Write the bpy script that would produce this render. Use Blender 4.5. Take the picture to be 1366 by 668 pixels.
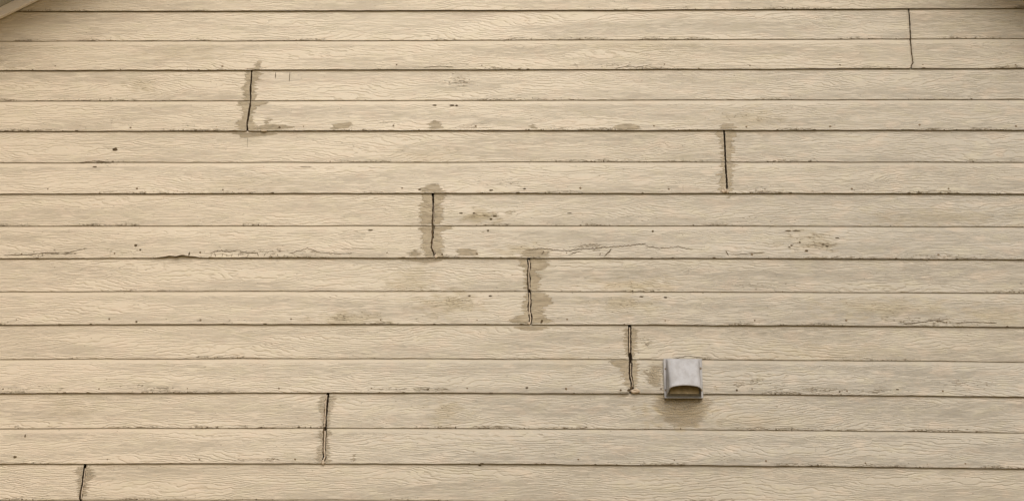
import bpy, bmesh, math, random
import numpy as np
from mathutils import Vector, Matrix, noise as mnoise

for o in list(bpy.data.objects):
    bpy.data.objects.remove(o, do_unlink=True)
scene = bpy.context.scene
COL = scene.collection
R = math.radians

# ------------------------------------------------------------------ camera
CAM_Z = 1.65
CAM_D = 5.45332615                 # metres from the siding face
YAW, PITCH, ROLL = -0.02484197, 0.28408173, 0.0081579
F_PX, PW, PH = 1700.0, 1366.0, 668.0
FACE = -0.012                 # mean depth of the siding face
CAM = Vector((0.0, FACE - CAM_D, CAM_Z))
fwd = Vector((math.sin(YAW) * math.cos(PITCH), math.cos(YAW) * math.cos(PITCH), math.sin(PITCH)))
rgt = Vector((math.cos(YAW), -math.sin(YAW), 0))
upv = rgt.cross(fwd)
r2 = math.cos(ROLL) * rgt + math.sin(ROLL) * upv
u2 = -math.sin(ROLL) * rgt + math.cos(ROLL) * upv
cd = bpy.data.cameras.new('camera')
cam = bpy.data.objects.new('camera', cd)
COL.objects.link(cam)
M4 = Matrix((r2, u2, -fwd)).transposed().to_4x4()
M4.translation = CAM
cam.matrix_world = M4
cd.sensor_fit = 'HORIZONTAL'
cd.sensor_width = 36.0
cd.lens = 36.0 * F_PX / PW
cd.clip_start = 0.05
cd.clip_end = 9000
scene.camera = cam

# ------------------------------------------------------------------ light: bright overcast
SUN = Vector((0.22, -1.0, 0.92)).normalized()
world = bpy.data.worlds.new('World')
scene.world = world
world.use_nodes = True
wn = world.node_tree
sky = wn.nodes.new('ShaderNodeTexSky')
sky.sky_type = 'NISHITA'
sky.sun_disc = False
sky.sun_elevation = math.asin(SUN.z)
sky.sun_rotation = math.atan2(SUN.x, SUN.y)
sky.dust_density = 4.0
sky.air_density = 1.0
bg = wn.nodes['Background']
bg.inputs['Strength'].default_value = 0.08
wn.links.new(sky.outputs[0], bg.inputs['Color'])
sl = bpy.data.lights.new('sun', 'SUN')
sl.energy = 1.25
sl.angle = R(45)
sl.color = (1.0, 0.97, 0.92)
so = bpy.data.objects.new('sun', sl)
COL.objects.link(so)
so.rotation_euler = SUN.to_track_quat('Z', 'Y').to_euler()
so.location = SUN * 30
scene.view_settings.view_transform = 'Standard'
scene.view_settings.look = 'None'
scene.view_settings.gamma = 1.0
scene.view_settings.exposure = 0.70

# ------------------------------------------------------------------ helpers
H = 0.1524                    # height of one course
Z0 = CAM_Z + 2.77290067       # height of lap line 0


def at(x, y, plane=FACE):
    """a point of the photograph -> where it lies on the siding (X, Z)"""
    x, y = float(x), float(y)
    v = fwd + (x - PW / 2) / F_PX * r2 - (y - PH / 2) / F_PX * u2
    t = (plane - CAM.y) / v.y
    return CAM.x + t * v.x, CAM.z + t * v.z


def bow(k, x):
    a = (-0.6 + 2.6 * min(max(k, 0), 13) / 12.0) / 44 * H
    xx = min(abs(x / 2.3), 1.25)
    return a * (1 - 1.35 * xx * xx)


def wav(k, x, seed=0.0):
    return 0.0016 * (mnoise.noise(Vector((x * 3.1, k * 7.3 + seed, 0.3))) + 0.7 * mnoise.noise(Vector((x * 11.0, k * 3.7 + seed, 5.1))))


BX, BZ = at(237, 341)


def lap(k, x):
    """height of lap line k at x (even k: bottom of a panel, odd k: its middle groove)"""
    z = Z0 - k * H + bow(k, x) + wav(k, x)
    if k == 8:                                                   # the buckled edge
        u = (x - BX) / 0.11
        z += 0.0095 * max(0.0, 1 - u * u) ** 1.3 * (0.8 + 0.5 * u) * (1 + 0.6 * mnoise.noise(Vector((x * 32, 1.0, 2.0))))
    return z


def push(k, x):
    """how far the lower lip of a panel stands off the wall"""
    p = 0.0004 + 0.0026 * (0.5 + mnoise.noise(Vector((x * 1.3, k * 5.1, 2.2))))
    if k == 8:
        p += 0.010 * max(0.0, 1 - ((x - BX) / 0.12) ** 2) ** 1.5
    return max(p, 0)


TOP_Y, MID_Y, BOT_Y = -0.0052, -0.0092, -0.0118


def surf_y(k, x, z):
    """front face of the course that ends at lap line k"""
    zt, zb = lap(k - 1, x), lap(k, x)
    f = min(max((zt - z) / (zt - zb), 0), 1)
    low = MID_Y if k % 2 else BOT_Y - push(k, x)
    return TOP_Y + (low - TOP_Y) * f


def seed_uv(k):
    return (k * 13.7) % 37.0, (k * 5.93) % 11.0


def course_of(x, z):
    k = int(math.floor((Z0 - z) / H)) + 1
    for kk in (k - 1, k, k + 1):
        if lap(kk, x) <= z < lap(kk - 1, x):
            return kk
    return k


def link(name, me, mat, parent=None):
    o = bpy.data.objects.new(name, me)
    COL.objects.link(o)
    if mat is not None and not me.materials:
        me.materials.append(mat)
    if parent is not None:
        o.parent = parent
    return o


def from_bm(name, bm, mat, parent=None, smooth=False):
    me = bpy.data.meshes.new(name)
    bm.normal_update()
    bm.to_mesh(me)
    bm.free()
    if smooth:
        for p in me.polygons:
            p.use_smooth = True
    return link(name, me, mat, parent)


def box(bm, x0, x1, y0, y1, z0, z1):
    vs = [bm.verts.new((x, y, z)) for x in (x0, x1) for y in (y0, y1) for z in (z0, z1)]
    for f in ((0, 1, 3, 2), (4, 6, 7, 5), (0, 4, 5, 1), (2, 3, 7, 6), (0, 2, 6, 4), (1, 5, 7, 3)):
        bm.faces.new([vs[i] for i in f])
    return vs


def empty(name, loc, label, cat, group=None):
    o = bpy.data.objects.new(name, None)
    COL.objects.link(o)
    o.location = loc
    o.empty_display_size = 0.1
    o['label'] = label
    o['category'] = cat
    if group:
        o['group'] = group
    return o


# ------------------------------------------------------------------ materials
class NT:
    def __init__(s, name):
        s.m = bpy.data.materials.new(name)
        s.m.use_nodes = True
        s.t = s.m.node_tree
        s.b = s.t.nodes['Principled BSDF']

    def n(s, typ, **kw):
        nd = s.t.nodes.new(typ)
        for k, v in kw.items():
            setattr(nd, k, v)
        return nd

    def set(s, sock, v):
        if isinstance(v, bpy.types.NodeSocket):
            s.t.links.new(v, sock)
        elif v is not None:
            sock.default_value = v

    def math(s, op, a, b=None, c=None, clamp=False):
        nd = s.n('ShaderNodeMath', operation=op, use_clamp=clamp)
        for i, v in enumerate((a, b, c)):
            if v is not None:
                s.set(nd.inputs[i], v)
        return nd.outputs[0]

    def step(s, v, lo, hi, a=0.0, b=1.0):
        nd = s.n('ShaderNodeMapRange', interpolation_type='SMOOTHSTEP')
        s.set(nd.inputs['Value'], v)
        for nm, q in (('From Min', lo), ('From Max', hi), ('To Min', a), ('To Max', b)):
            s.set(nd.inputs[nm], q)
        return nd.outputs[0]

    def noise(s, vec, scale=1.0, detail=2.0, rough=0.5, dist=0.0):
        nd = s.n('ShaderNodeTexNoise')
        s.set(nd.inputs['Vector'], vec)
        nd.inputs['Scale'].default_value = scale
        nd.inputs['Detail'].default_value = detail
        nd.inputs['Roughness'].default_value = rough
        nd.inputs['Distortion'].default_value = dist
        return nd.outputs['Fac']

    def vmul(s, vec, xyz):
        nd = s.n('ShaderNodeVectorMath', operation='MULTIPLY')
        s.set(nd.inputs[0], vec)
        nd.inputs[1].default_value = xyz
        return nd.outputs[0]

    def vadd(s, vec, xyz):
        nd = s.n('ShaderNodeVectorMath', operation='ADD')
        s.set(nd.inputs[0], vec)
        s.set(nd.inputs[1], xyz)
        return nd.outputs[0]

    def mix(s, fac, a, b, mode='MIX'):
        nd = s.n('ShaderNodeMix', data_type='RGBA', blend_type=mode)
        s.set(nd.inputs['Factor'], fac)
        s.set(nd.inputs[6], a if isinstance(a, bpy.types.NodeSocket) else (*a, 1))
        s.set(nd.inputs[7], b if isinstance(b, bpy.types.NodeSocket) else (*b, 1))
        return nd.outputs[2]

    def attr(s, name):
        nd = s.n('ShaderNodeAttribute', attribute_name=name)
        return nd.outputs['Fac']

    def out(s, col, rough=0.6, spec=0.3, bump=None, strength=0.5, dist=0.002):
        s.set(s.b.inputs['Base Color'], col if isinstance(col, bpy.types.NodeSocket) else (*col, 1))
        s.set(s.b.inputs['Roughness'], rough)
        s.b.inputs['Specular IOR Level'].default_value = spec
        if bump is not None:
            nd = s.n('ShaderNodeBump')
            nd.inputs['Strength'].default_value = strength
            nd.inputs['Distance'].default_value = dist
            s.set(nd.inputs['Height'], bump)
            s.t.links.new(nd.outputs[0], s.b.inputs['Normal'])
        return s.m


def grain_nodes(q):
    """embossed wood grain: contour lines of a stretched field, broken into strokes"""
    uv = q.n('ShaderNodeUVMap', uv_map='grain').outputs[0]
    sep = q.n('ShaderNodeSeparateXYZ')
    q.t.links.new(uv, sep.inputs[0])
    u, v = sep.outputs[0], sep.outputs[1]
    big = q.noise(q.vmul(uv, (1.5, 8.0, 1)), 1.0, 1.0, 0.4)
    mid = q.noise(q.vmul(uv, (7.0, 22.0, 1)), 1.0, 2.0, 0.5)
    tiny = q.noise(q.vmul(uv, (34.0, 70.0, 1)), 1.0, 0.0, 0.5)
    F = q.math('MULTIPLY', v, 122.0)
    F = q.math('MULTIPLY_ADD', big, 18.0, F)
    F = q.math('MULTIPLY_ADD', mid, 3.0, F)
    F = q.math('MULTIPLY_ADD', tiny, 0.8, F)
    tri = q.math('PINGPONG', F, 0.5)                      # 0 in the middle of a groove
    brk = q.noise(q.vmul(uv, (10.0, 120.0, 1)), 1.0, 1.0, 0.55)
    area = q.noise(q.vmul(uv, (2.2, 9.0, 1)), 1.0, 1.0, 0.5)
    wid = q.math('MULTIPLY_ADD', brk, 0.55, 0.0)
    g = q.math('SUBTRACT', 1.0, q.step(tri, 0.0, q.math('MAXIMUM', wid, 0.15)), clamp=True)
    g = q.math('MULTIPLY', g, q.step(brk, 0.26, 0.54))
    g = q.math('MULTIPLY', g, q.step(area, 0.28, 0.66, 0.68, 1.0))
    fine = q.noise(q.vmul(uv, (45.0, 300.0, 1)), 1.0, 1.0, 0.6)
    return uv, u, v, g, fine, brk, area


def paint_material(name, smear=False):
    q = NT(name)
    uv, u, v, g, fine, brk, area = grain_nodes(q)
    cols = {'a': (0.585, 0.520, 0.412), 'b': (0.565, 0.506, 0.398), 'c': (0.610, 0.545, 0.435)}
    if smear:
        s1 = q.noise(q.vmul(uv, (22, 70, 1)), 1.0, 3.0, 0.6)
        col = q.mix(q.step(s1, 0.3, 0.7), (0.295, 0.243, 0.158), (0.360, 0.298, 0.200))
        col = q.mix(q.math('MULTIPLY', g, 0.15), col, (0.18, 0.14, 0.085))
        h = q.math('MULTIPLY_ADD', g, -0.8, q.math('MULTIPLY', fine, 0.25))
        q.out(col, 0.5, 0.35, h, 0.7, 0.0022)
        # the film thins out towards its rim, following the grain
        film = q.math('ADD', q.attr('film'), q.math('MULTIPLY', q.math('SUBTRACT', q.math('MAXIMUM', fine, s1), 0.55), 1.5))
        al = q.math('MULTIPLY', q.step(film, 0.10, 0.75), q.math('SUBTRACT', 1.0, q.attr('tone')))
        q.set(q.b.inputs['Alpha'], q.math('MULTIPLY', al, q.step(s1, 0.25, 0.6, 0.75, 1.0)))
        return q.m
    m1 = q.noise(q.vmul(uv, (0.9, 5.0, 1)), 1.0, 3.0, 0.6)
    m2 = q.noise(q.vmul(q.vadd(uv, (31.0, 3.0, 0)), (3.5, 11.0, 1)), 1.0, 2.0, 0.62)
    col = q.mix(q.step(m1, 0.32, 0.70), cols['a'], cols['b'])
    col = q.mix(q.step(m2, 0.50, 0.74, 0.0, 0.75), col, cols['c'])
    # light falloff and cooler cast painted in: greyer and darker towards lower right
    px = q.n('ShaderNodeSeparateXYZ')
    q.t.links.new(q.n('ShaderNodeNewGeometry').outputs['Position'], px.inputs[0])
    gx = q.math('MULTIPLY_ADD', m1, 0.35, q.math('ADD', px.outputs[0], 0.83))
    gx = q.math('MULTIPLY_ADD', q.math('SUBTRACT', px.outputs[2], Z0 - 1.1), -1.1, gx)
    col = q.mix(q.step(gx, -0.8, 3.0, 0.0, 1.0), col, (0.375, 0.345, 0.285))
    warm = q.math('ADD', q.math('MULTIPLY', px.outputs[2], 0.25), q.math('MULTIPLY_ADD', m2, 0.4, q.math('ADD', px.outputs[0], 0.25)))
    col = q.mix(q.step(warm, 0.9, -1.6, 0.0, 0.9), col, (0.515, 0.436, 0.328))  # warm light cast of the left side, put into the paint colour
    tint = q.attr('tint')
    col = q.mix(q.math('MULTIPLY', tint, 0.5), col, (0.46, 0.39, 0.28))
    hue = q.noise(q.vmul(q.vadd(uv, (17.0, 29.0, 0)), (9.0, 17.0, 1)), 1.0, 1.0, 0.5)
    col = q.mix(q.step(hue, 0.52, 0.72, 0.0, 0.30), col, (0.560, 0.455, 0.350))
    col = q.mix(q.step(hue, 0.48, 0.28, 0.0, 0.22), col, (0.500, 0.455, 0.310))
    # grime lying in the texture, in loose patches
    m3 = q.noise(q.vmul(q.vadd(uv, (7.0, 51.0, 0)), (6.0, 24.0, 1)), 1.0, 4.0, 0.70)
    stain = q.attr('stain')
    grime = q.math('MAXIMUM', q.step(m3, 0.58, 0.82, 0.0, 0.11), q.math('MULTIPLY', stain, q.step(m3, 0.25, 0.60, 0.45, 1.0)))
    col = q.mix(grime, col, (0.345, 0.285, 0.175))
    # the grooves hold dirt
    dirt = q.math('MULTIPLY', g, q.step(m1, 0.25, 0.75, 0.09, 0.19))
    sm = q.attr('smooth')
    dirt = q.math('MULTIPLY', dirt, q.math('SUBTRACT', 1.0, sm, clamp=True))
    col = q.mix(dirt, col, (0.235, 0.175, 0.105))
    fs = q.math('MULTIPLY', q.step(fine, 0.55, 0.80), 0.24)
    col = q.mix(fs, col, (0.34, 0.26, 0.16))
    pale = q.math('MULTIPLY', q.step(fine, 0.45, 0.22), 0.30)
    col = q.mix(pale, col, (0.70, 0.58, 0.42))
    # cracked, flaking paint
    dmg = q.attr('damage')
    edge = q.attr('edge')
    cl = q.noise(q.vmul(uv, (2.6, 1, 1)), 1.0, 1.0, 0.5)
    dmg = q.math('MAXIMUM', dmg, q.math('MULTIPLY', q.step(edge, 0.026, 0.004), q.step(cl, 0.42, 0.62, 0.0, 0.85)))
    dmg = q.math('MULTIPLY', dmg, q.step(m3, 0.30, 0.62, 0.15, 1.0))
    vo = q.n('ShaderNodeTexVoronoi', feature='DISTANCE_TO_EDGE')
    wv = q.n('ShaderNodeVectorMath', operation='ADD')
    q.set(wv.inputs[0], q.vmul(uv, (30.0, 95.0, 1)))
    q.set(wv.inputs[1], q.math('MULTIPLY', brk, 1.6))
    q.set(vo.inputs['Vector'], wv.outputs[0])
    vo.inputs['Scale'].default_value = 1.0
    on = q.step(q.math('MULTIPLY', q.math('ADD', brk, fine), dmg), 0.42, 0.80)
    crack = q.math('MULTIPLY', q.step(vo.outputs['Distance'], 0.13, 0.02), on)
    spk = q.noise(q.vmul(uv, (75, 230, 1)), 1.0, 0.0, 0.5)
    speck = q.step(q.math('ADD', spk, q.math('MULTIPLY', dmg, 0.27)), 0.825, 0.88)
    bad = q.math('MAXIMUM', crack, speck)
    col = q.mix(q.math('MULTIPLY', on, 0.20), col, (0.36, 0.30, 0.19))
    col = q.mix(q.math('MULTIPLY', bad, 0.68), col, (0.13, 0.095, 0.055))
    # chips out of the lower edges
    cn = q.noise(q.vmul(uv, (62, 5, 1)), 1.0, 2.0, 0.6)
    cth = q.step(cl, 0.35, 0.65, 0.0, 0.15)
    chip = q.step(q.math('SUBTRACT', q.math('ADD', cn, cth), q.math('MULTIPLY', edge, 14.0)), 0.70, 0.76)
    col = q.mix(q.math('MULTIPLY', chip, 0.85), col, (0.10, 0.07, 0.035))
    # dark brown line of uneven width along each lip and its underside
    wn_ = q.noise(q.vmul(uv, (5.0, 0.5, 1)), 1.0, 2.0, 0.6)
    lip_line = q.step(q.math('MULTIPLY_ADD', wn_, -0.0030, edge), 0.0009, 0.0001)
    col = q.mix(q.math('MULTIPLY', lip_line, 0.93), col, (0.075, 0.052, 0.026))
    h = q.math('MULTIPLY_ADD', g, -1.0, q.math('MULTIPLY', fine, 0.42))
    h = q.math('MULTIPLY', h, q.step(q.attr('smooth'), 0.0, 1.0, 1.0, 0.12))
    h = q.math('MULTIPLY_ADD', bad, -1.0, h)
    h = q.math('MULTIPLY_ADD', chip, -1.2, h)
    return q.out(col, q.step(m2, 0.3, 0.7, 0.50, 0.66), 0.32, h, 0.9, 0.0024)


def plain(name, a, b, scale=(8, 8, 8), rough=0.6, spec=0.3, metal=0.0, bump=0.2, det=4.0, lo=0.35, hi=0.65, dist=0.002):
    q = NT(name)
    co = q.n('ShaderNodeTexCoord').outputs['Object']
    f = q.noise(q.vmul(co, scale), 1.0, det, 0.6)
    col = q.mix(q.step(f, lo, hi), a, b)
    q.b.inputs['Metallic'].default_value = metal
    return q.out(col, rough, spec, f, bump, dist)


PAINT = paint_material('siding_paint')
SMEAR = paint_material('caulk_smear', True)
CAULK = plain('caulk', (0.34, 0.27, 0.19), (0.47, 0.385, 0.285), (60, 60, 60), 0.5, 0.3, 0, 0.4)
DARK = plain('bare_hardboard', (0.050, 0.034, 0.018), (0.10, 0.070, 0.038), (90, 90, 90), 0.9, 0.1)
RUST = plain('nail_rust', (0.10, 0.07, 0.045), (0.24, 0.18, 0.11), (200, 200, 200), 0.8, 0.2)
FELT = plain('black_felt', (0.034, 0.024, 0.015), (0.055, 0.040, 0.026), (30, 30, 30), 0.9, 0.1)
TRIM = plain('trim_paint', (0.78, 0.735, 0.72), (0.83, 0.79, 0.78), (6, 20, 20), 0.5, 0.3, 0, 0.15)
SOFFIT = plain('soffit_paint', (0.34, 0.34, 0.33), (0.40, 0.395, 0.385), (3, 3, 3), 0.7, 0.2)
ROOF = plain('shingle', (0.07, 0.065, 0.06), (0.15, 0.14, 0.13), (40, 40, 40), 0.9, 0.1, 0, 0.6)
CONC = plain('concrete', (0.30, 0.28, 0.25), (0.40, 0.38, 0.34), (6, 6, 6), 0.9, 0.2, 0, 0.4)
SOIL = plain('ground', (0.36, 0.255, 0.105), (0.45, 0.335, 0.155), (0.9, 0.9, 0.9), 0.95, 0.1, 0, 0.5, 8.0)


def vent_material():
    q = NT('vent_metal')
    co = q.n('ShaderNodeTexCoord').outputs['Object']
    f = q.noise(q.vmul(co, (28, 28, 14)), 1.0, 5.0, 0.65)
    f2 = q.noise(q.vmul(co, (140, 140, 60)), 1.0, 3.0, 0.6)
    col = q.mix(q.step(f, 0.35, 0.68), (0.355, 0.352, 0.355), (0.29, 0.283, 0.275))
    col = q.mix(q.step(f2, 0.62, 0.78, 0.0, 0.55), col, (0.25, 0.20, 0.14))
    q.b.inputs['Metallic'].default_value = 0.0
    return q.out(col, q.step(f, 0.3, 0.7, 0.5, 0.65), 0.35, f2, 0.15, 0.001)


VENT = vent_material()
FLAP = plain('damper_paint', (0.20, 0.155, 0.08), (0.32, 0.25, 0.14), (30, 30, 30), 0.6, 0.3)

# ------------------------------------------------------------------ ground
bm = bmesh.new()
for _ in (0,):
    vs = [bm.verts.new(p) for p in ((-3000, -3000, 0), (3000, -3000, 0), (3000, 3000, 0), (-3000, 3000, 0))]
    bm.faces.new(vs)
g = from_bm('ground', bm, SOIL)
g['kind'] = 'structure'

# ------------------------------------------------------------------ gable geometry
HALF = 3.55
_xa, _za = at(0, 27.5)
_xb, _zb = at(57, 0)
SLOPE = (_zb - _za) / (_xb - _xa)
_xr, _zr = at(1366, 0)
RIDGE_X = (_zr + 0.055 - _za + SLOPE * (_xr + _xa)) / (2 * SLOPE)
RIDGE_Z = _za + SLOPE * (RIDGE_X - _xa)           # apex of the lower edge of the rake trim
ANG = math.atan(SLOPE)


def rake_z(x):
    return RIDGE_Z - SLOPE * abs(x - RIDGE_X)


wall = empty('siding_wall', (0, 0, 0), 'beige painted lap siding gable wall with caulked joints', 'wall')
wall['kind'] = 'thing'

# backing behind the boards: black felt over sheathing
bm = bmesh.new()
prof = [(-HALF, 0.12), (HALF, 0.12), (HALF, rake_z(HALF) + 0.06), (RIDGE_X, RIDGE_Z + 0.06), (-HALF, rake_z(-HALF) + 0.06)]
fr = [bm.verts.new((x, 0.014, z)) for x, z in prof]
bk = [bm.verts.new((x, 0.10, z)) for x, z in prof]
bm.faces.new(fr)
bm.faces.new(bk[::-1])
for i in range(5):
    j = (i + 1) % 5
    bm.faces.new((fr[j], fr[i], bk[i], bk[j]))
from_bm('sheathing', bm, FELT, wall)
bm = bmesh.new()
box(bm, -HALF + 0.01, HALF - 0.01, 0.004, 0.25, -0.3, 0.119)
from_bm('foundation', bm, CONC, wall)

# ------------------------------------------------------------------ joints (photo points along each crack)
JOINTS = {
    -2: None,
    0: [(1213, 13), (1214, 30), (1215, 52), (1216.2, 70), (1218, 84), (1216, 87), (1215.2, 90), (1216.5, 94)],
    2: [(335.5, 95), (335, 105), (334, 115), (334, 130), (333.5, 140), (332, 150), (330, 162), (330, 176)],
    4: [(966, 174), (967, 190), (968, 215), (969, 235), (970, 250), (970, 260)],
    6: [(577.5, 259), (578, 275), (577, 300), (577, 315), (576, 330), (579, 338), (581, 345)],
    8: [(705, 344), (706, 355), (705, 365), (706, 388), (707, 400), (706, 412), (708, 425), (707, 434)],
    10: [(840, 433), (840, 450), (840, 470), (841, 480), (841, 500), (843, 510), (843, 519), (841, 526)],
    12: [(437, 524), (435, 535), (434, 560), (433, 575), (432, 600), (433, 608), (429, 621)],
    14: [(113, 619), (111, 635), (110, 645), (108, 655), (107, 668), (102, 716)],
}
GAP = {0: 0.0050, 2: 0.0075, 4: 0.0082, 6: 0.0105, 8: 0.0155, 10: 0.0150, 12: 0.0150, 14: 0.0115}
JC = {}
for k, pts in JOINTS.items():
    if pts:
        q = sorted([at(*p)[::-1] for p in pts])
        JC[k] = (np.array([a for a, _ in q]), np.array([b for _, b in q]))


def joint_x(k, z):
    return float(np.interp(z, *JC[k]))


def joint_side(k, z, s):
    """x of the ragged board end on side s (-1 left board, +1 right board)"""
    j = 0.0016 * mnoise.noise(Vector((z * 190, k * 2.3, s * 2.0))) + 0.0036 * mnoise.noise(Vector((z * 80, k * 3.3, s * 4.0))) + 0.0020 * mnoise.noise(Vector((z * 38, k * 1.3, s * 9.0)))
    return joint_x(k, z) + s * (GAP[k] / 2) + j * min(1.0, GAP[k] / 0.011)


# ------------------------------------------------------------------ worn areas: (x, y, rx, ry, strength) in photo points
DAMAGE = [(612, 108, 44, 14, .6), (575, 128, 22, 6, .5), (1085, 322, 52, 17, .75), (645, 285, 44, 11, .7), (700, 290, 60, 9, .6),
          (1000, 155, 52, 12, .6), (1060, 147, 30, 8, .5), (610, 402, 60, 14, .55), (350, 337, 82, 6, .95), (780, 330, 85, 8, .75),
          (845, 380, 60, 8, .5), (190, 113, 17, 8, .7), (868, 503, 12, 16, .8), (595, 550, 22, 15, .6), (60, 338, 60, 4, 1.),
          (165, 336, 60, 6, .6), (330, 612, 70, 6, .7), (470, 424, 55, 9, .65), (300, 428, 90, 5, .6), (1130, 521, 130, 6, .8),
          (1250, 428, 90, 8, .8), (1000, 380, 60, 10, .5), (830, 408, 60, 14, .45), (950, 85, 60, 6, .4), (560, 519, 90, 5, .7),
          (185, 517, 60, 6, .8), (60, 517, 55, 5, .7), (640, 168, 26, 8, .8), (520, 167, 30, 7, .5), (800, 87, 60, 4, .7),
          (600, 87, 50, 4, .6), (1020, 292, 90, 10, .5), (1180, 410, 60, 12, .5), (650, 246, 60, 8, .6), (820, 292, 80, 8, .5),
          (1000, 512, 50, 10, .7), (1290, 512, 60, 10, .6), (860, 455, 18, 7, .8), (1000, 260, 10, 4, .4), (920, 245, 40, 8, .5),
          (740, 425, 20, 5, .6), (540, 425, 30, 6, .5), (130, 620, 60, 5, .5), (1120, 255, 90, 6, .5), (985, 612, 30, 6, .6),
          (420, 150, 60, 6, .3), (700, 213, 70, 5, .5), (140, 218, 40, 4, .6), (830, 470, 30, 4, .5), (1240, 342, 90, 4, .6),
          (560, 384, 50, 4, .6), (1330, 385, 40, 8, .5), (140, 165, 30, 7, .5), (250, 168, 20, 6, .6), (1010, 250, 60, 6, .4)]
STAIN = [(910, 545, 44, 22, 1.0), (912, 534, 26, 14, 1.0), (905, 540, 30, 20, 1.0), (875, 500, 12, 18, .5), (640, 288, 30, 9, .9), (545, 375, 30, 22, .5), (600, 405, 45, 16, .6),
         (845, 380, 60, 10, .6), (830, 405, 40, 14, .6), (1085, 322, 42, 16, .5), (595, 550, 25, 18, .5), (90, 545, 30, 18, .4),
         (465, 425, 50, 9, .6), (1000, 160, 45, 16, .4), (1180, 410, 90, 14, .5), (190, 113, 20, 9, .5), (570, 208, 60, 12, .3),
         (1250, 290, 90, 12, .4), (700, 333, 34, 9, .6), (760, 485, 40, 18, .3), (1000, 560, 80, 14, .3), (250, 70, 60, 14, .3),
         (1330, 420, 60, 14, .5), (1100, 470, 100, 12, .3), (320, 245, 70, 10, .3), (860, 60, 90, 12, .3)]


def ell(lst):
    out = []
    for x, y, rx, ry, s in lst:
        cx, cz = at(x, y)
        ex = at(x + rx, y)[0] - cx
        ez = cz - at(x, y + ry)[1]
        out.append((cx, cz, ex, ez, s))
    return out


DE, SE = ell(DAMAGE), ell(STAIN)


def WARP(X, Z):
    """ragged outline for worn areas"""
    o = np.zeros_like(X)
    for fx, fz, ph, a in ((31, 17, 0.3, .22), (-19, 83, 1.9, .22), (67, 41, 4.1, .18), (11, 130, 2.2, .2), (103, -61, 0.9, .18), (47, 210, 3.3, .16)):
        o += a * np.sin(fx * X + fz * Z + ph + 2.1 * np.sin(fz * 0.31 * X - fx * 0.7 * Z))
    return np.clip(0.5 + o, 0, 1.2)


def field(lst, X, Z):
    v = np.zeros_like(X)
    wp = WARP(X, Z)
    for cx, cz, ex, ez, s in lst:
        d = ((X - cx) / ex) ** 2 + ((Z - cz) / ez) ** 2
        v = np.maximum(v, s * np.clip(1.25 - (d ** 0.6) * (0.55 + 1.1 * wp), 0, 1))
    return v


# ------------------------------------------------------------------ siding boards (double-lap hardboard panels)
NCOURSE = 30


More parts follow.
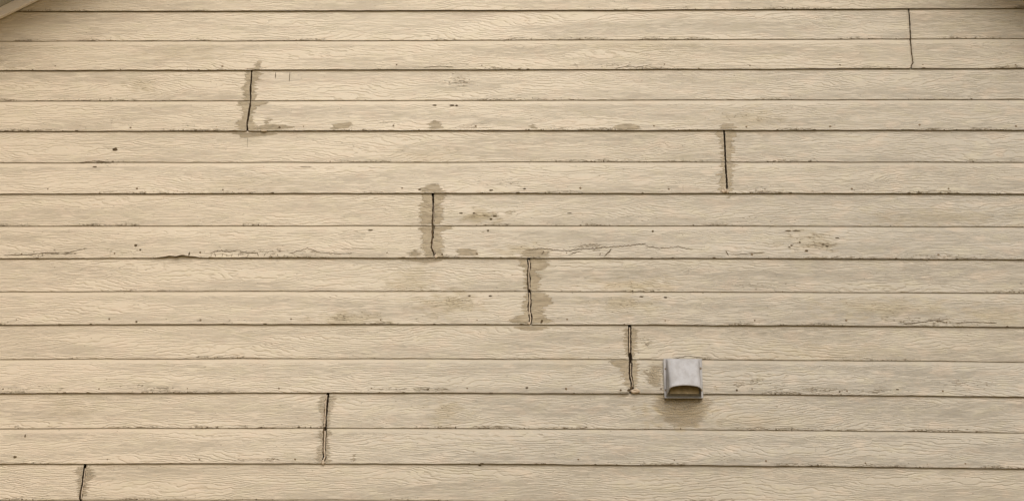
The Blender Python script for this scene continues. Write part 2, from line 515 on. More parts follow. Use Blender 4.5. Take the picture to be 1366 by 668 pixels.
def board(k, xa, xb, ja, jb, fine=True, above=False):
    """panel between lap lines k and k+2 from xa to xb; ja / jb: follow the joint curve at that end"""
    n = max(2, int((xb - xa) / (0.0110 if fine else 0.12)))
    xs = np.linspace(xa, xb, n + 1)
    if ja or jb:
        # a few tight columns at the ragged end
        pass
    nc = NCOURSE if fine else 5
    rows = []      # per profile point: (base line index, dz or fraction, y spec, course, kind)
    cols = []
    for x in xs:
        zt, zm, zb = lap(k, x), lap(k + 1, x), lap(k + 2, x)
        pu = push(k + 2, x)
        P = [(zt + 0.0035, -0.0046, k + 1), (zt + 0.0015, -0.0049, k + 1)]
        for i in range(nc + 1):
            f = i / nc
            z = (zt - 0.0004) * (1 - f) + (zm + 0.0022) * f
            P.append((z, TOP_Y + (MID_Y - TOP_Y) * f, k + 1))
        P += [(zm + 0.0010, MID_Y + 0.0004, k + 1), (zm, MID_Y + 0.0013, k + 1), (zm + 0.0022, TOP_Y, k + 1)]
        P += [(zm - 0.0012, TOP_Y, k + 2)]
        for i in range(nc + 1):
            f = i / nc
            z = (zm - 0.003) * (1 - f) + (zb + 0.0024) * f
            P.append((z, TOP_Y + (BOT_Y - pu - TOP_Y) * f, k + 2))
        P += [(zb + 0.0010, BOT_Y - pu + 0.0004, k + 2), (zb, BOT_Y - pu + 0.0015, k + 2), (zb + 0.0010, BOT_Y - pu + 0.0035, k + 2), (zb + 0.0050, -0.0060, k + 2)]
        P += [(zb + 0.011, -0.0060, k + 2), (zb + 0.013, 0.0, k + 2)]
        P += [(zt + 0.0035, 0.0, k + 1)]
        cols.append(P)
    m = len(cols[0])
    A = np.array(cols)                       # (n+1, m, 3)
    X = np.repeat(xs[:, None], m, 1)
    Z, Y, K = A[:, :, 0], A[:, :, 1], A[:, :, 2]
    fall = 0.05
    if ja is not None:
        w = np.clip(1 - (X - xa) / fall, 0, 1)
        for i in range(X.shape[0]):
            if w[i, 0] > 0:
                for j in range(m):
                    X[i, j] += w[i, 0] * (joint_side(ja, Z[i, j], 1) - xa)
    if jb is not None:
        w = np.clip(1 - (xb - X) / fall, 0, 1)
        for i in range(X.shape[0]):
            if w[i, 0] > 0:
                for j in range(m):
                    X[i, j] += w[i, 0] * (joint_side(jb, Z[i, j], -1) - xb)
    nv = X.size
    verts = np.stack([X, Y, Z], -1).reshape(-1, 3)
    idx = np.arange(nv).reshape(n + 1, m)
    a = idx[:-1, :]
    b = idx[1:, :]
    q = np.stack([a, np.roll(a, -1, 1), np.roll(b, -1, 1), b], -1).reshape(-1, 4)
    faces = q.tolist()
    faces.append(idx[0, :][::-1].tolist())
    faces.append(idx[-1, :].tolist())
    me = bpy.data.meshes.new('siding_board')
    me.from_pydata(verts.tolist(), [], faces)
    # attributes
    zline = np.zeros_like(Z)
    ztop = np.zeros_like(Z)
    for i, x in enumerate(xs):
        zt, zm, zb = lap(k, x), lap(k + 1, x), lap(k + 2, x)
        up = K[i] == k + 1
        zline[i] = np.where(up, zm, zb)
        ztop[i] = np.where(up, zt, zm)
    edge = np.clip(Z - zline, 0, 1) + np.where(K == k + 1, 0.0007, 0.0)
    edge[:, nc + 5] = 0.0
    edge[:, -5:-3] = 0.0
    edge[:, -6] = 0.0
    topd = ztop - Z
    low = (K == k + 2)
    smooth = np.where(low, np.clip(1.7 - topd / 0.016, 0, 1), np.clip(1.2 - topd / 0.009, 0, 1))
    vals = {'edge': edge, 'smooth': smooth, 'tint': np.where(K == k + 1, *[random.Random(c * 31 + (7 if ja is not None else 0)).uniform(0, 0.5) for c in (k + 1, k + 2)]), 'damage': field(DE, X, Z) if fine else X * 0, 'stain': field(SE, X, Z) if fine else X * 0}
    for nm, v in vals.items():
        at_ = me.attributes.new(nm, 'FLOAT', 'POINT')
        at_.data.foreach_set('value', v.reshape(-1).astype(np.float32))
    uvl = me.uv_layers.new(name='grain')
    su = np.where(low, seed_uv(k + 2)[0], seed_uv(k + 1)[0])
    sv = np.where(low, seed_uv(k + 2)[1], seed_uv(k + 1)[1])
    shift = 3.7 if ja is not None else 0.0
    UV = np.stack([X + su + shift, Z + sv + Y * 0.9], -1).reshape(-1, 2)
    li = np.empty(len(me.loops), dtype=np.int32)
    me.loops.foreach_get('vertex_index', li)
    uvl.data.foreach_set('uv', UV[li].reshape(-1).astype(np.float32))
    me.polygons.foreach_set('use_smooth', np.array([True] * (len(me.polygons) - 2) + [False, False]))
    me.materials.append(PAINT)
    me.materials.append(DARK)                      # the cut ends are bare
    mi = np.zeros(len(me.polygons), dtype=np.int32)
    mi[-2:] = 1
    me.polygons.foreach_set('material_index', mi)
    me.update()
    # cut along the rake where the panel runs up under the roof
    if min(rake_z(xa), rake_z(xb)) + 0.02 < Z0 - k * H + 0.04:
        bm = bmesh.new()
        bm.from_mesh(me)
        for s in (-1, 1):
            no = Vector((s * math.sin(ANG), 0, math.cos(ANG)))
            bmesh.ops.bisect_plane(bm, geom=bm.verts[:] + bm.edges[:] + bm.faces[:], plane_co=(RIDGE_X, 0, RIDGE_Z + 0.025), plane_no=no, clear_outer=True)
        bm.to_mesh(me)
        bm.free()
    if len(me.polygons) == 0:
        bpy.data.meshes.remove(me)
        return None
    return link('siding_board', me, PAINT, wall)


BOARDS = {}
LEFT, RIGHT = -HALF + 0.07, HALF - 0.07
for k in range(-10, 28, 2):
    fine = -2 <= k <= 14
    if k in JC:
        xm = float(np.mean(JC[k][1]))
        BOARDS[k] = (board(k, LEFT, xm, None, k), board(k, xm, RIGHT, k, None))
    else:
        if lap(k + 2, 0) > RIDGE_Z:
            continue
        b = board(k, LEFT, RIGHT, None, None, fine)
        BOARDS[k] = (b, b)

# corner boards of the gable wall
for s in (-1, 1):
    bm = bmesh.new()
    x0, x1 = sorted((s * (HALF - 0.068), s * (HALF + 0.02)))
    box(bm, x0, x1, -0.026, 0.0004, 0.10, rake_z(HALF) + 0.02)
    from_bm('corner_board', bm, TRIM, wall)


def host(x, z):
    k = course_of(x, z)
    p = k - 1 if k % 2 else k - 2
    pair = BOARDS[p]
    if p in JC:
        return k, (pair[0] if x < joint_x(p, z) else pair[1]), p
    return k, pair[0], p


# ------------------------------------------------------------------ smeared caulk round the joints and over nails
random.seed(11)


def sheet(name, strips, k, mat, parent, tone, proud, right, soft=(True, True)):
    fa, fb, fr = (0.030, 0.080, 9.0) if name == 'damp_stain' else (0.008, 0.020, 3.0)
    """thin film on course k: strips = [(z, x0, x1)...] from top to bottom"""
    V, T, F, UVs = [], [], [], []
    su, sv = seed_uv(k)
    nc = 6
    E = []
    nr = len(strips)
    for ri, (z, x0, x1) in enumerate(strips):
        w = x1 - x0
        a, b_ = min(fa, w * 0.2), min(fb, w * 0.38)
        vert = min(1.0, (ri + 0.3) / 3.0, (nr - 0.7 - ri) / fr)
        for i, x in enumerate((x0, x0 + a, x0 + b_, (x0 + x1) / 2, x1 - b_, x1 - a, x1)):
            y = surf_y(k, x, z) - proud
            V.append((x, y, z))
            T.append(tone)
            e = (0.0 if soft[0] else 1.0, 0.6, 1, 1, 1, 0.6, 0.0 if soft[1] else 1.0)[i]
            if i == 1 and not soft[0] or i == 5 and not soft[1]:
                e = 1.0
            E.append(e * (0.45 + 0.55 * vert) if fr < 5 else e * vert)
            UVs.append((x + su + right, z + sv + y * 0.9))
    for r in range(len(strips) - 1):
        for i in range(nc):
            a = r * (nc + 1) + i
            F.append((a, a + nc + 1, a + nc + 2, a + 1))
    me = bpy.data.meshes.new(name)
    me.from_pydata(V, [], F)
    at_ = me.attributes.new('film', 'FLOAT', 'POINT')
    at_.data.foreach_set('value', np.array(E, dtype=np.float32))
    at_ = me.attributes.new('tone', 'FLOAT', 'POINT')
    at_.data.foreach_set('value', np.array(T, dtype=np.float32))
    uvl = me.uv_layers.new(name='grain')
    for lp in me.loops:
        uvl.data[lp.index].uv = UVs[lp.vertex_index]
    for p in me.polygons:
        p.use_smooth = True
    return link(name, me, mat, parent)


def smear(pts, tone=0.0, ragged=3.6, name='caulk_smear'):
    """pts: (y, xleft, xright) in photo points, one course, top to bottom"""
    ym = 0.5 * (pts[0][0] + pts[-1][0])
    xm = sum(p[1] + p[2] for p in pts) / (2 * len(pts))
    X, Zm = at(xm, ym)
    k = course_of(X, Zm)
    p = k - 1 if k % 2 else k - 2
    ys = [q[0] for q in pts]
    sid = random.uniform(0, 99)
    rows = []
    y = ys[0]
    while y <= ys[-1] + 0.01:
        xl = np.interp(y, ys, [q[1] for q in pts])
        xr = np.interp(y, ys, [q[2] for q in pts])
        jl = ragged * (1.3 * mnoise.noise(Vector((y * 0.75, sid, 0))) + random.Random(int(y / 1.25) * 7 + int(sid * 9)).uniform(-.9, .9) + 0.7 * mnoise.noise(Vector((y * 0.33, sid, 3))))
        jr = ragged * (1.3 * mnoise.noise(Vector((y * 0.75, sid, 7))) + random.Random(int(y / 1.25) * 13 + int(sid * 5)).uniform(-.9, .9) + 0.7 * mnoise.noise(Vector((y * 0.33, sid, 9))))
        end = min(y - ys[0], ys[-1] - y)
        if end < 1.5:
            jl += random.uniform(0, 1.5)
            jr -= random.uniform(0, 1.5)
        xl, xr = xl + jl, xr + jr
        if xr - xl < 0.8:
            xl, xr = (xl + xr) / 2 - 0.4, (xl + xr) / 2 + 0.4
        x0, z = at(xl, y)
        x1, _ = at(xr, y)
        zmid = (x0 + x1) / 2
        if lap(k, zmid) + 0.0022 < z < lap(k - 1, zmid) - 0.0008:
            rows.append((z, x0, x1))
        y += 0.62
    if len(rows) < 2:
        return
    proud = random.uniform(0.0006, 0.0009)
    if p in JC:
        Lr, Rr = [], []
        for z, x0, x1 in rows:
            xl, xr = joint_side(p, z, -1) - 0.0004, joint_side(p, z, 1) + 0.0004
            if x0 < xl:
                Lr.append((z, x0, min(x1, xl)))
            if x1 > xr:
                Rr.append((z, max(x0, xr), x1))
        cross = not (len(Lr) > 1 and len(Rr) > 1)
        if len(Lr) > 1:
            sheet(name, Lr, k, SMEAR, BOARDS[p][0], tone, proud, 0.0, (True, cross))
        if len(Rr) > 1:
            sheet(name, Rr, k, SMEAR, BOARDS[p][1], tone, proud, 3.7, (cross, True))
    else:
        sheet(name, rows, k, SMEAR, BOARDS[p][0], tone, proud, 0.0)


SMEARS = [
    # upper left joint
    ([(81, 343, 349), (86, 339, 349), (90, 337, 348), (93, 329, 350)], .2),
    ([(95, 325, 348), (104, 326, 348), (110, 324, 343), (120, 323, 343), (130, 323, 342), (134, 322, 341)], .0),
    ([(135, 314, 360), (139, 316, 354), (142, 322, 341), (150, 322, 339), (158, 322, 339), (164, 315, 340), (170, 314, 344), (175, 318, 346)], .0),
    ([(157, 356, 363), (161, 353, 363), (166, 350, 358)], .25),
    ([(166, 348, 370), (169, 343, 394), (172, 338, 388), (174, 338, 372)], .2),
    ([(176.5, 309, 372), (179, 312, 370), (181, 316, 350), (183.5, 318, 331)], .25),
    ([(163, 462, 471), (166, 444, 472), (169, 442, 468), (173, 443, 455)], .0),
    # loose dabs over nails on that course
    ([(160, 577, 585), (164, 572, 590), (169, 570, 592), (173, 571, 590)], .15),
    ([(165, 824, 846), (168, 818, 853), (172, 818, 855), (174, 826, 850)], .2),
    ([(165, 709, 713), (169, 707, 715), (173, 709, 714)], .3),
    # joint right of the middle
    ([(165, 963, 979), (169, 960, 984), (173, 955, 984)], .35),
    ([(175, 951, 985), (181, 957, 982), (190, 961, 980), (200, 962, 979), (212, 961, 978), (215, 960, 980)], .1),
    ([(217, 958, 986), (221, 962, 978), (235, 960, 977), (245, 958, 977), (256, 955, 977)], .1),
    ([(260, 967, 981), (264, 971, 974)], .4),
    # centre joint
    ([(245, 576, 583), (250, 562, 592), (254, 560, 594), (257, 562, 592)], .2),
    ([(259, 562, 596), (265, 562, 594), (272, 560, 588), (280, 560, 592), (290, 561, 592), (299, 559, 588)], .0),
    ([(301, 556, 611), (304, 556, 603), (308, 562, 588), (318, 563, 592), (328, 562, 592), (335, 564, 592), (343, 564, 592)], .0),
    ([(332, 549, 555), (336, 546, 558), (342, 543, 560)], .25),
    ([(331, 614, 630), (334, 608, 637), (338, 609, 640), (341, 612, 638)], .15),
    ([(345.5, 540, 600), (347, 541, 590), (350, 562, 578)], .3),
    # joint below and right of it
    ([(332, 697, 727), (337, 694, 731), (343, 691, 733)], .25),
    ([(345.5, 690, 734), (352, 693, 733), (357, 697, 729), (362, 699, 714), (368, 700, 724), (375, 700, 722), (382, 700, 720), (387, 701, 722)], .05),
    ([(389, 700, 728), (397, 698, 735), (403, 697, 738), (410, 697, 728), (418, 699, 728), (423, 682, 730), (428, 678, 738), (431, 680, 736)], .05),
    ([(434.5, 684, 739), (437, 684, 731), (441, 700, 715)], .25),
    # joint beside the vent
    ([(437, 832, 851), (445, 833, 852), (455, 832, 850), (465, 834, 849), (475, 834, 849)], .25),
    ([(479, 811, 850), (485, 812, 853), (490, 826, 852), (500, 830, 852), (510, 832, 850), (518, 838, 848)], .2),
    ([(526, 822, 840), (529, 826, 838)], .4),
    # lower left joint
    ([(527, 425, 451), (535, 424, 447), (545, 425, 443), (555, 428, 442), (569, 431, 441)], .75),
    ([(573, 424, 446), (580, 422, 440), (590, 428, 438), (600, 422, 440), (608, 420, 442), (617, 421, 440)], .7),
    ([(605, 469, 473), (612, 468, 475), (616, 469, 474)], .5),
    # bottom left joint
    ([(622, 99, 123), (630, 98, 125), (636, 100, 126), (642, 100, 118), (650, 103, 116), (662, 105, 114)], .6),
]
for pts, tone in SMEARS:
    smear(pts, tone * 0.8)
# damp dirt on the course under the vent and beside it
smear([(529, 872, 948), (532, 866, 958), (540, 868, 955), (548, 872, 950), (555, 878, 945), (562, 884, 942), (571, 890, 934)], 0.55, 3.5, 'damp_stain')
smear([(529, 890, 935), (536, 892, 932), (543, 896, 928), (549, 904, 920)], 0.50, 2.5, 'damp_stain')
smear([(486, 870, 884), (495, 864, 884), (508, 862, 884), (518, 866, 884)], 0.50, 3.0, 'damp_stain')

# ------------------------------------------------------------------ beads of old caulk standing in the cracks


def bead(k, y0, y1, side, rad, proud):
    q = []
    n = int((y1 - y0) / 1.1)
    for i in range(n + 1):
        y = y0 + (y1 - y0) * i / n
        jx = np.interp(y, [p[1] for p in JOINTS[k]], [p[0] for p in JOINTS[k]])
        X, Z = at(jx, y)
        c = course_of(X, Z)
        w = mnoise.noise(Vector((y * .22, k * 2.1, side)))
        r = rad * (0.75 + 0.45 * mnoise.noise(Vector((y * .4, k, 5))) + 0.12)
        q.append((X + side + 0.0010 * w, surf_y(c, X, Z) - proud - 0.0006 * w, Z, r))
    bm = bmesh.new()
    rings = []
    for x, y, z, r in q:
        rings.append([bm.verts.new((x + r * math.cos(a), y + r * 0.9 * math.sin(a), z)) for a in [i * math.tau / 7 for i in range(7)]])
    for a, b in zip(rings, rings[1:]):
        for i in range(7):
            j = (i + 1) % 7
            bm.faces.new((a[i], a[j], b[j], b[i]))
    bm.faces.new(rings[0])
    bm.faces.new(rings[-1][::-1])
    bmesh.ops.recalc_face_normals(bm, faces=bm.faces[:])
    return from_bm('caulk_bead', bm, CAULK, BOARDS[k][0 if side < 0 else 1], True)


bead(6, 270, 299, 0.0036, 0.0014, 0.0002)
bead(6, 318, 343, 0.0034, 0.0017, 0.0006)
bead(8, 346, 386, 0.0008, 0.0034, 0.0004)
bead(8, 390, 431, -0.0004, 0.0036, 0.0006)
bead(10, 436, 470, -0.0002, 0.0030, 0.0004)
bead(10, 484, 516, 0.0012, 0.0022, 0.0004)
bead(12, 526, 569, -0.0022, 0.0036, 0.0006)
bead(12, 574, 617, 0.0014, 0.0038, 0.0008)
bead(14, 624, 665, 0.0030, 0.0024, 0.0004)


def lump(k, x, y, rx, ry, depth, side, curl=0.35):
    """hanging lump of caulk at the foot of a joint"""
    cx, cz = at(x, y)
    ex = (at(x + rx, y)[0] - cx)
    ez = cz - at(x, y + ry)[1]
    bm = bmesh.new()
    bmesh.ops.create_icosphere(bm, subdivisions=3, radius=1.0)
    c = course_of(cx, cz)
    yb = surf_y(c, cx, max(cz, lap(c, cx) + 0.003))
    for v in bm.verts:
        p = v.co.copy()
        n = mnoise.noise(p * 1.7 + Vector((x, y, 0))) * 0.30
        p *= 1 + n
        dent = max(0, 1 - ((p.x + 0.1) ** 2 + (p.z - 0.0) ** 2) / 0.30)
        v.co = (cx + p.x * ex, yb - 0.0005 + p.y * depth * (1 - 0.5 * dent * (p.y < 0)), cz + p.z * ez + curl * ez * p.x * p.x * -0.4)
    from_bm('caulk_lump', bm, CAULK, BOARDS[k][0 if side < 0 else 1], True)


lump(10, 847, 521.5, 6.8, 3.2, 0.010, 1)
lump(4, 965.5, 254.5, 4.2, 2.6, 0.006, -1)
lump(4, 970, 255, 1.6, 3.0, 0.006, 1)
lump(6, 581.5, 342, 2.4, 2.2, 0.005, 1)
lump(2, 352, 174.6, 4.0, 1.3, 0.004, 1)
lump(12, 431, 616, 2.2, 3.4, 0.006, -1)
lump(8, 705.5, 431, 2.2, 1.8, 0.004, -1)

# ------------------------------------------------------------------ chips, cracks and drip marks (joined for each board)
CHIPS = {}


def chip_bm(board_obj):
    key = board_obj.name
    if key not in CHIPS:
        CHIPS[key] = (bmesh.new(), board_obj)
    return CHIPS[key][0]


def blot(x, y, rx, ry, seed=0):
    cx, cz = at(x, y)
    k, b, p = host(cx, cz)
    ex = at(x + rx, y)[0] - cx
    ez = cz - at(x, y + ry)[1]
    bm = chip_bm(b)
    vs = []
    for i in range(14):
        a = i * math.tau / 14
        r = 1 + 0.45 * mnoise.noise(Vector((math.cos(a) * 1.6 + x, math.sin(a) * 1.6 + y, seed)))
        px, pz = cx + ex * r * math.cos(a), cz + ez * r * math.sin(a)
        pz = max(pz, lap(k, px) + 0.0006)
        vs.append(bm.verts.new((px, surf_y(k, px, pz) - 0.0011, pz)))
    bm.faces.new(vs[::-1])


def line(pts, w=0.55, jag=0.7):
    """thin crack: polyline in photo points"""
    P = []
    for (x0, y0), (x1, y1) in zip(pts, pts[1:]):
        n = max(1, int(math.hypot(x1 - x0, y1 - y0) / 1.6))
        for i in range(n):
            t = i / n
            P.append((x0 + (x1 - x0) * t, y0 + (y1 - y0) * t))
    P.append(pts[-1])
    q = []
    for i, (x, y) in enumerate(P):
        a, c = P[max(i - 1, 0)], P[min(i + 1, len(P) - 1)]
        dx, dy = c[0] - a[0], c[1] - a[1]
        L = math.hypot(dx, dy) or 1
        j = jag * mnoise.noise(Vector((x * .35, y * .35, 4)))
        taper = min(1, (i + 0.4) / 2, (len(P) - i - 0.6) / 2)
        ww = w * max(taper, 0.1) * (0.6 + 0.8 * abs(mnoise.noise(Vector((x * .5, y * .5, 8)))) + 0.2)
        nx, ny = -dy / L, dx / L
        q.append(((x + nx * (j + ww), y + ny * (j + ww)), (x + nx * (j - ww), y + ny * (j - ww))))
    cx, cz = at(*P[len(P) // 2])
    k, b, p = host(cx, cz)
    bm = chip_bm(b)
    prev = None
    for l, r in q:
        row = []
        for pt in (l, r):
            X, Z = at(*pt)
            Z = min(max(Z, lap(k, X) + 0.0006), lap(k - 1, X) - 0.0004)
            row.append(bm.verts.new((X, surf_y(k, X, Z) - 0.0010, Z)))
        if prev:
            bm.faces.new((prev[0], row[0], row[1], prev[1]))
        prev = row


for c in [(153, 199, 3.2, 2.2), (126, 222, 3.5, .8), (580, 140, 2.6, .8), (603, 140, 3.6, .9), (609, 140.3, 2, 1.1), (181, 327, 1.8, 1.5), (187, 333, 1.4, 1.2),
          (494, 306.5, 3, .8), (182, 429, 1.5, 1.4), (373, 170.3, 1.5, 1.4), (590, 339.5, 1.4, 1.2), (723, 428, 1.7, 1.6), (722, 430, 1.2, 1.2),
          (828, 520, 1.5, 1.3), (626, 394, 1.8, .9), (654, 394, 2.2, .9), (651, 307, 1.8, 1.), (856, 395, 3, .7), (888, 396, 2.6, .9), (871, 308, 1.5, 1.3),
          (1052, 307.3, 5, .7), (1062, 307.5, 4.5, .6), (1076, 334.3, 2.4, 1.3), (1098, 325.5, 1.9, .8), (1103, 328, 1.9, .8), (1056, 327, 1.8, .8),
          (1067, 323, 1.2, 1.4), (1053, 329.6, 1.7, .8), (1117, 317, 3, .7), (965, 252, 1.6, .9), (842, 517, 1.8, 2.0), (839, 520, 2.2, 1.6), (846, 524, 3.2, .9),
          (983, 520, 1.4, 1.3), (1120, 522, 1.4, 1.2), (1197, 519, 2, .8), (571, 519, 1.4, 1.2), (703, 517, 1.8, 1.2), (640, 620, 2, 1), (560, 253, 2, 1), (700, 252, 2, 1),
          (655, 254, 3, .9), (760, 284, 3, .6), (660, 288, 2.8, .9), (632, 284, 1.6, 1), (615, 284, 2.6, .8), (655, 292, 2.2, 1.3), (20, 609, 2.2, 1.5), (33, 581, 1.0, 2.0)]:
    blot(*c)
for k, y in ((2, 94), (4, 175), (6, 258), (8, 344), (10, 433), (12, 525), (14, 620)):      # bites out of the lower edges
    for i in range(8):
        x = random.uniform(20, 1350)
        X, Z = at(x, y)
        zz = lap(k, X)
        # photo row of the edge at this place
        yy = y + (Z - zz) / H * 44 - 0.7
        blot(x, yy, random.uniform(0.8, 2.6), random.uniform(0.4, 0.9), k)
line([(367.5, 95.5), (367.0, 105)], .5, .1)
line([(386.5, 95.5), (385.5, 109)], .45, .1)
line([(330, 183), (329.5, 197)], .2, .1)
line([(254, 336), (252, 343)], .9, .5)
line([(702, 333), (722, 331), (738, 333), (760, 334.5), (775, 332), (792, 331.5), (815, 329), (838, 327), (862, 325)], .42, 1.6)
line([(758, 340), (770, 336), (775, 335.5)], .4, 1)
line([(806, 342), (811, 337), (816, 332)], .7, 1)
line([(722, 340), (726, 335)], .6, .5)
line([(800, 341), (801, 337)], .6, .3)
line([(860, 328), (880, 331), (905, 329), (925, 333)], .3, 1.5)
line([(968, 334), (972, 341)], .7, .4)
line([(975, 340), (1000, 338), (1020, 337)], .35, 1)
for x in (281, 288, 296, 303, 309, 318, 330, 345, 352, 363, 371, 393, 402):
    line([(x, 342.5), (x + random.uniform(-3, 3), 342.5 - random.uniform(2.5, 6))], .5, .6)
line([(280, 338), (292, 334), (305, 335.5), (318, 333.5), (330, 337), (345, 338)], .4, 1.5)
line([(385, 339), (398, 335), (410, 331), (425, 336), (440, 338), (470, 338)], .35, 1.4)
line([(86, 338), (100, 334.5), (116, 330.5)], .3, 1)
line([(5, 340.5), (40, 339.5), (60, 337), (78, 338)], .45, 1)
line([(1205, 432), (1228, 430), (1246, 427), (1262, 430)], .45, 1)
line([(1275, 431.5), (1295, 429), (1312, 430), (1330, 431)], .4, 1)
line([(820, 92), (835, 89), (850, 90), (870, 87)], .3, 1)
line([(565, 91), (585, 88.5), (605, 90)], .35, .8)
line([(105, 217), (125, 214.6), (150, 216.3)], .4, .4)
line([(400, 222.3), (416, 222.2)], .3, .2)
line([(900, 478.2), (918, 474), (938, 477)], .3, .6)
line([(455, 332), (500, 331)], .15, .6)
for nm, (bm, b) in CHIPS.items():
    o = from_bm('paint_chips', bm, DARK, b)
    o['kind'] = 'stuff'

# ------------------------------------------------------------------ nails along the lower edges
nail_me = None
bm = bmesh.new()
bmesh.ops.create_uvsphere(bm, u_segments=10, v_segments=6, radius=0.0050)
for v in bm.verts:
    v.co.y *= 0.42
nail_me = bpy.data.meshes.new('nail_head')
bm.to_mesh(nail_me)
bm.free()
for p in nail_me.polygons:
    p.use_smooth = True
nail_me.materials.append(RUST)
random.seed(5)
for k in range(2, 17, 2):
    off = -2.31 + 0.05 * random.uniform(-1, 1)
    x = off
    while x < 2.3:
        nx = x + random.uniform(-0.02, 0.02)
        nz = lap(k, nx) + random.uniform(0.017, 0.026)
        x += 0.4064
        if nz > rake_z(nx) - 0.03 or random.random() < 0.22:
            continue
        if 0.55 < nx < 0.77 and k == 12:
            continue
        kk, b, p = host(nx, nz)
        o = bpy.data.objects.new('nail_head', nail_me)
        COL.objects.link(o)
        o.parent = b
        s = random.choice((0.6, 0.75, 0.9, 1.1))
        o.scale = (s, 1, s * random.uniform(0.8, 1))
        o.location = (nx, surf_y(k, nx, nz) - 0.0004, nz)

# ------------------------------------------------------------------ roof overhang along the rake
roof = empty('roof_overhang', (0, 0, RIDGE_Z), 'pale trim and grey soffit of the roof edge, top left corner', 'roof')
roof['kind'] = 'thing'
OVER = 0.30
for s in (-1, 1):
    def bar(name, mat, y0, y1, n0, n1, run=4.35, bev=0.0):
        """bar along the rake; n = distance square to the slope above the trim's lower edge"""
        bm = bmesh.new()
        ca, sa = math.cos(ANG), math.sin(ANG)
        pts = []
        for d in (0.0, run):
            for n in (n0, n1):
                if d == 0.0:
                    xx = 0.0
                    zz = RIDGE_Z - roof.location.z + n / ca
                else:
                    xx = s * (d * ca + n * sa)
                    zz = RIDGE_Z - roof.location.z - d * sa + n * ca
                pts.append((xx + RIDGE_X, zz))
        V = [bm.verts.new((px, y, pz)) for (px, pz) in pts for y in (y0, y1)]
        for f in ((0, 1, 3, 2), (4, 6, 7, 5), (0, 4, 5, 1), (2, 3, 7, 6), (0, 2, 6, 4), (1, 5, 7, 3)):
            bm.faces.new([V[i] for i in f])
        bmesh.ops.recalc_face_normals(bm, faces=bm.faces[:])
        if bev:
            bmesh.ops.bevel(bm, geom=bm.edges[:], offset=bev, segments=2, affect='EDGES')
        return from_bm(name, bm, mat, roof)
    bar('rake_trim', TRIM, -0.040, -0.0190, 0.000, 0.048, bev=0.003)
    bar('trim_backing', TRIM, -0.0185, 0.0, 0.012, 0.047)
    bar('soffit', SOFFIT, -OVER, 0.0, 0.0485, 0.060)
    bar('fascia', TRIM, -OVER - 0.024, -OVER - 0.0005, 0.02, 0.19, bev=0.003)
    bar('roof_deck', ROOF, -OVER - 0.05, 0.12, 0.1905, 0.23, run=4.6)

# ------------------------------------------------------------------ exhaust vent hood
vx0, vz1 = at(885.5, 478.3, -0.02)
vx1, vz0 = at(937.5, 530.8, -0.02)
vcx = (vx0 + vx1) / 2
VY = -0.0225
vent = empty('exhaust_vent', (vcx, VY, vz0), 'grey metal exhaust vent hood with arched opening on the siding', 'vent')
hw, vh = (vx1 - vx0) / 2, vz1 - vz0
lapz = lap(12, vcx) - vz0

# flange: plate frame with turned side lips, open where the duct comes through
bm = bmesh.new()
ix, iz0, iz1 = hw - 0.030, 0.022, vh - 0.05
box(bm, -hw, -ix, 0.0, 0.0016, 0, vh)
box(bm, ix, hw, 0.0, 0.0016, 0, vh)
box(bm, -ix, ix, 0.0, 0.0016, 0, iz0)
box(bm, -ix, ix, 0.0, 0.0016, iz1, vh)
box(bm, -hw - 0.0016, -hw, -0.001, 0.011, 0.0, vh)
box(bm, hw, hw + 0.0016, -0.001, 0.011, 0.0, vh)
box(bm, -hw, hw, -0.012, 0.0, -0.0016, 0.0)
from_bm('flange', bm, VENT, vent)

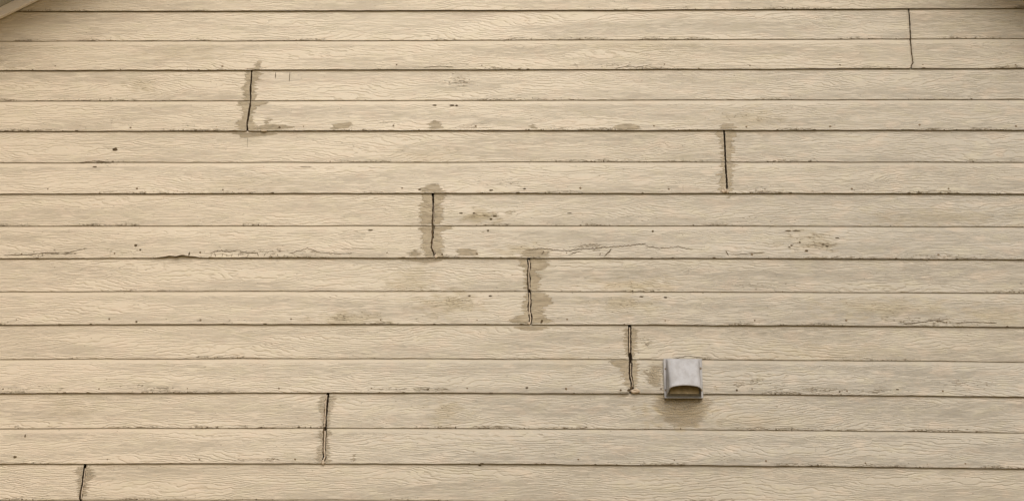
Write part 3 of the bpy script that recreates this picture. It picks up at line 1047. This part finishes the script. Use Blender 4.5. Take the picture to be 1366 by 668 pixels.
# hood skin
bm = bmesh.new()
NS, NT_ = 18, 30
wtop, wbot = hw - 0.0095, hw - 0.0065
zt_ = vh - 0.003
grid = []
for i in range(NS + 1):
    s = i / NS
    row = []
    for j in range(NT_ + 1):
        t = j / NT_
        # U section at the bottom depth, then scaled with height
        Dmax = 0.078
        r = 0.015
        w = wtop + (wbot - wtop) * s
        side = Dmax - r
        arc = r * math.pi / 2
        front = 2 * (w - r)
        L = 2 * side + 2 * arc + front
        d = t * L
        if d < side:
            px, py = -w, d
        elif d < side + arc:
            a = (d - side) / r
            px, py = -w + r - r * math.cos(a), side + r * math.sin(a)
        elif d < side + arc + front:
            px, py = -w + r + (d - side - arc), Dmax
        elif d < side + 2 * arc + front:
            a = (d - side - arc - front) / r
            px, py = w - r + r * math.sin(a), side + r * math.cos(a)
        else:
            px, py = w, Dmax - (r + 0) - (d - side - 2 * arc - front)
        rim = 0.004 + 0.36 * py + 0.010 * max(0, 1 - (px / w) ** 2) * (py / Dmax)
        z = zt_ + (rim - zt_) * s
        depth = (0.10 + 0.90 * min(1.0, (zt_ - z) / (zt_ - 0.036)) ** 0.95)
        dz = 0.0016 * mnoise.noise(Vector((px * 26, py * 20, z * 24)))
        px *= 1 - 0.13 * max(py, 0) / Dmax
        row.append(bm.verts.new((px, -max(py, 0) * depth - 0.0004 + dz * (py > 0.03), z)))
    grid.append(row)
for i in range(NS):
    for j in range(NT_):
        bm.faces.new((grid[i][j], grid[i + 1][j], grid[i + 1][j + 1], grid[i][j + 1]))
bm.faces.new(grid[0][::-1])
bmesh.ops.recalc_face_normals(bm, faces=bm.faces[:])
hood = from_bm('hood', bm, VENT, vent, True)
md = hood.modifiers.new('thickness', 'SOLIDIFY')
md.thickness = 0.0016
md.offset = 0

# damper flap hanging inside, and the duct behind it
bm = bmesh.new()
vs = box(bm, -hw + 0.020, hw - 0.020, -0.0012, 0.0, -0.118, 0.0)
bmesh.ops.rotate(bm, verts=bm.verts[:], cent=(0, 0, 0), matrix=Matrix.Rotation(R(-13), 3, 'X'))
bmesh.ops.translate(bm, verts=bm.verts[:], vec=(0, -0.006, 0.128))
from_bm('damper_flap', bm, FLAP, vent)
bm = bmesh.new()
ring = [[bm.verts.new((0.046 * math.cos(a), y, 0.078 + 0.046 * math.sin(a))) for a in [i * math.tau / 28 for i in range(28)]] for y in (0.0, 0.013)]
for i in range(28):
    j = (i + 1) % 28
    bm.faces.new((ring[0][i], ring[0][j], ring[1][j], ring[1][i]))
bm.faces.new(ring[1])
from_bm('duct', bm, DARK, vent, False)

screw_me = None
for (px, py) in ((934.5, 491), (888, 491.5), (888, 520), (936, 520)):
    sx, sz = at(px, py, VY)
    if screw_me is None:
        bm = bmesh.new()
        bmesh.ops.create_uvsphere(bm, u_segments=10, v_segments=6, radius=0.0046)
        for v in bm.verts:
            v.co.y *= 0.5
        screw_me = bpy.data.meshes.new('screw')
        bm.to_mesh(screw_me)
        bm.free()
        screw_me.materials.append(RUST)
    o = link('screw', screw_me, None, vent)
    lim = hw - 0.0050
    o.location = (max(-lim, min(lim, sx - vcx)), -0.0008, sz - vz0)
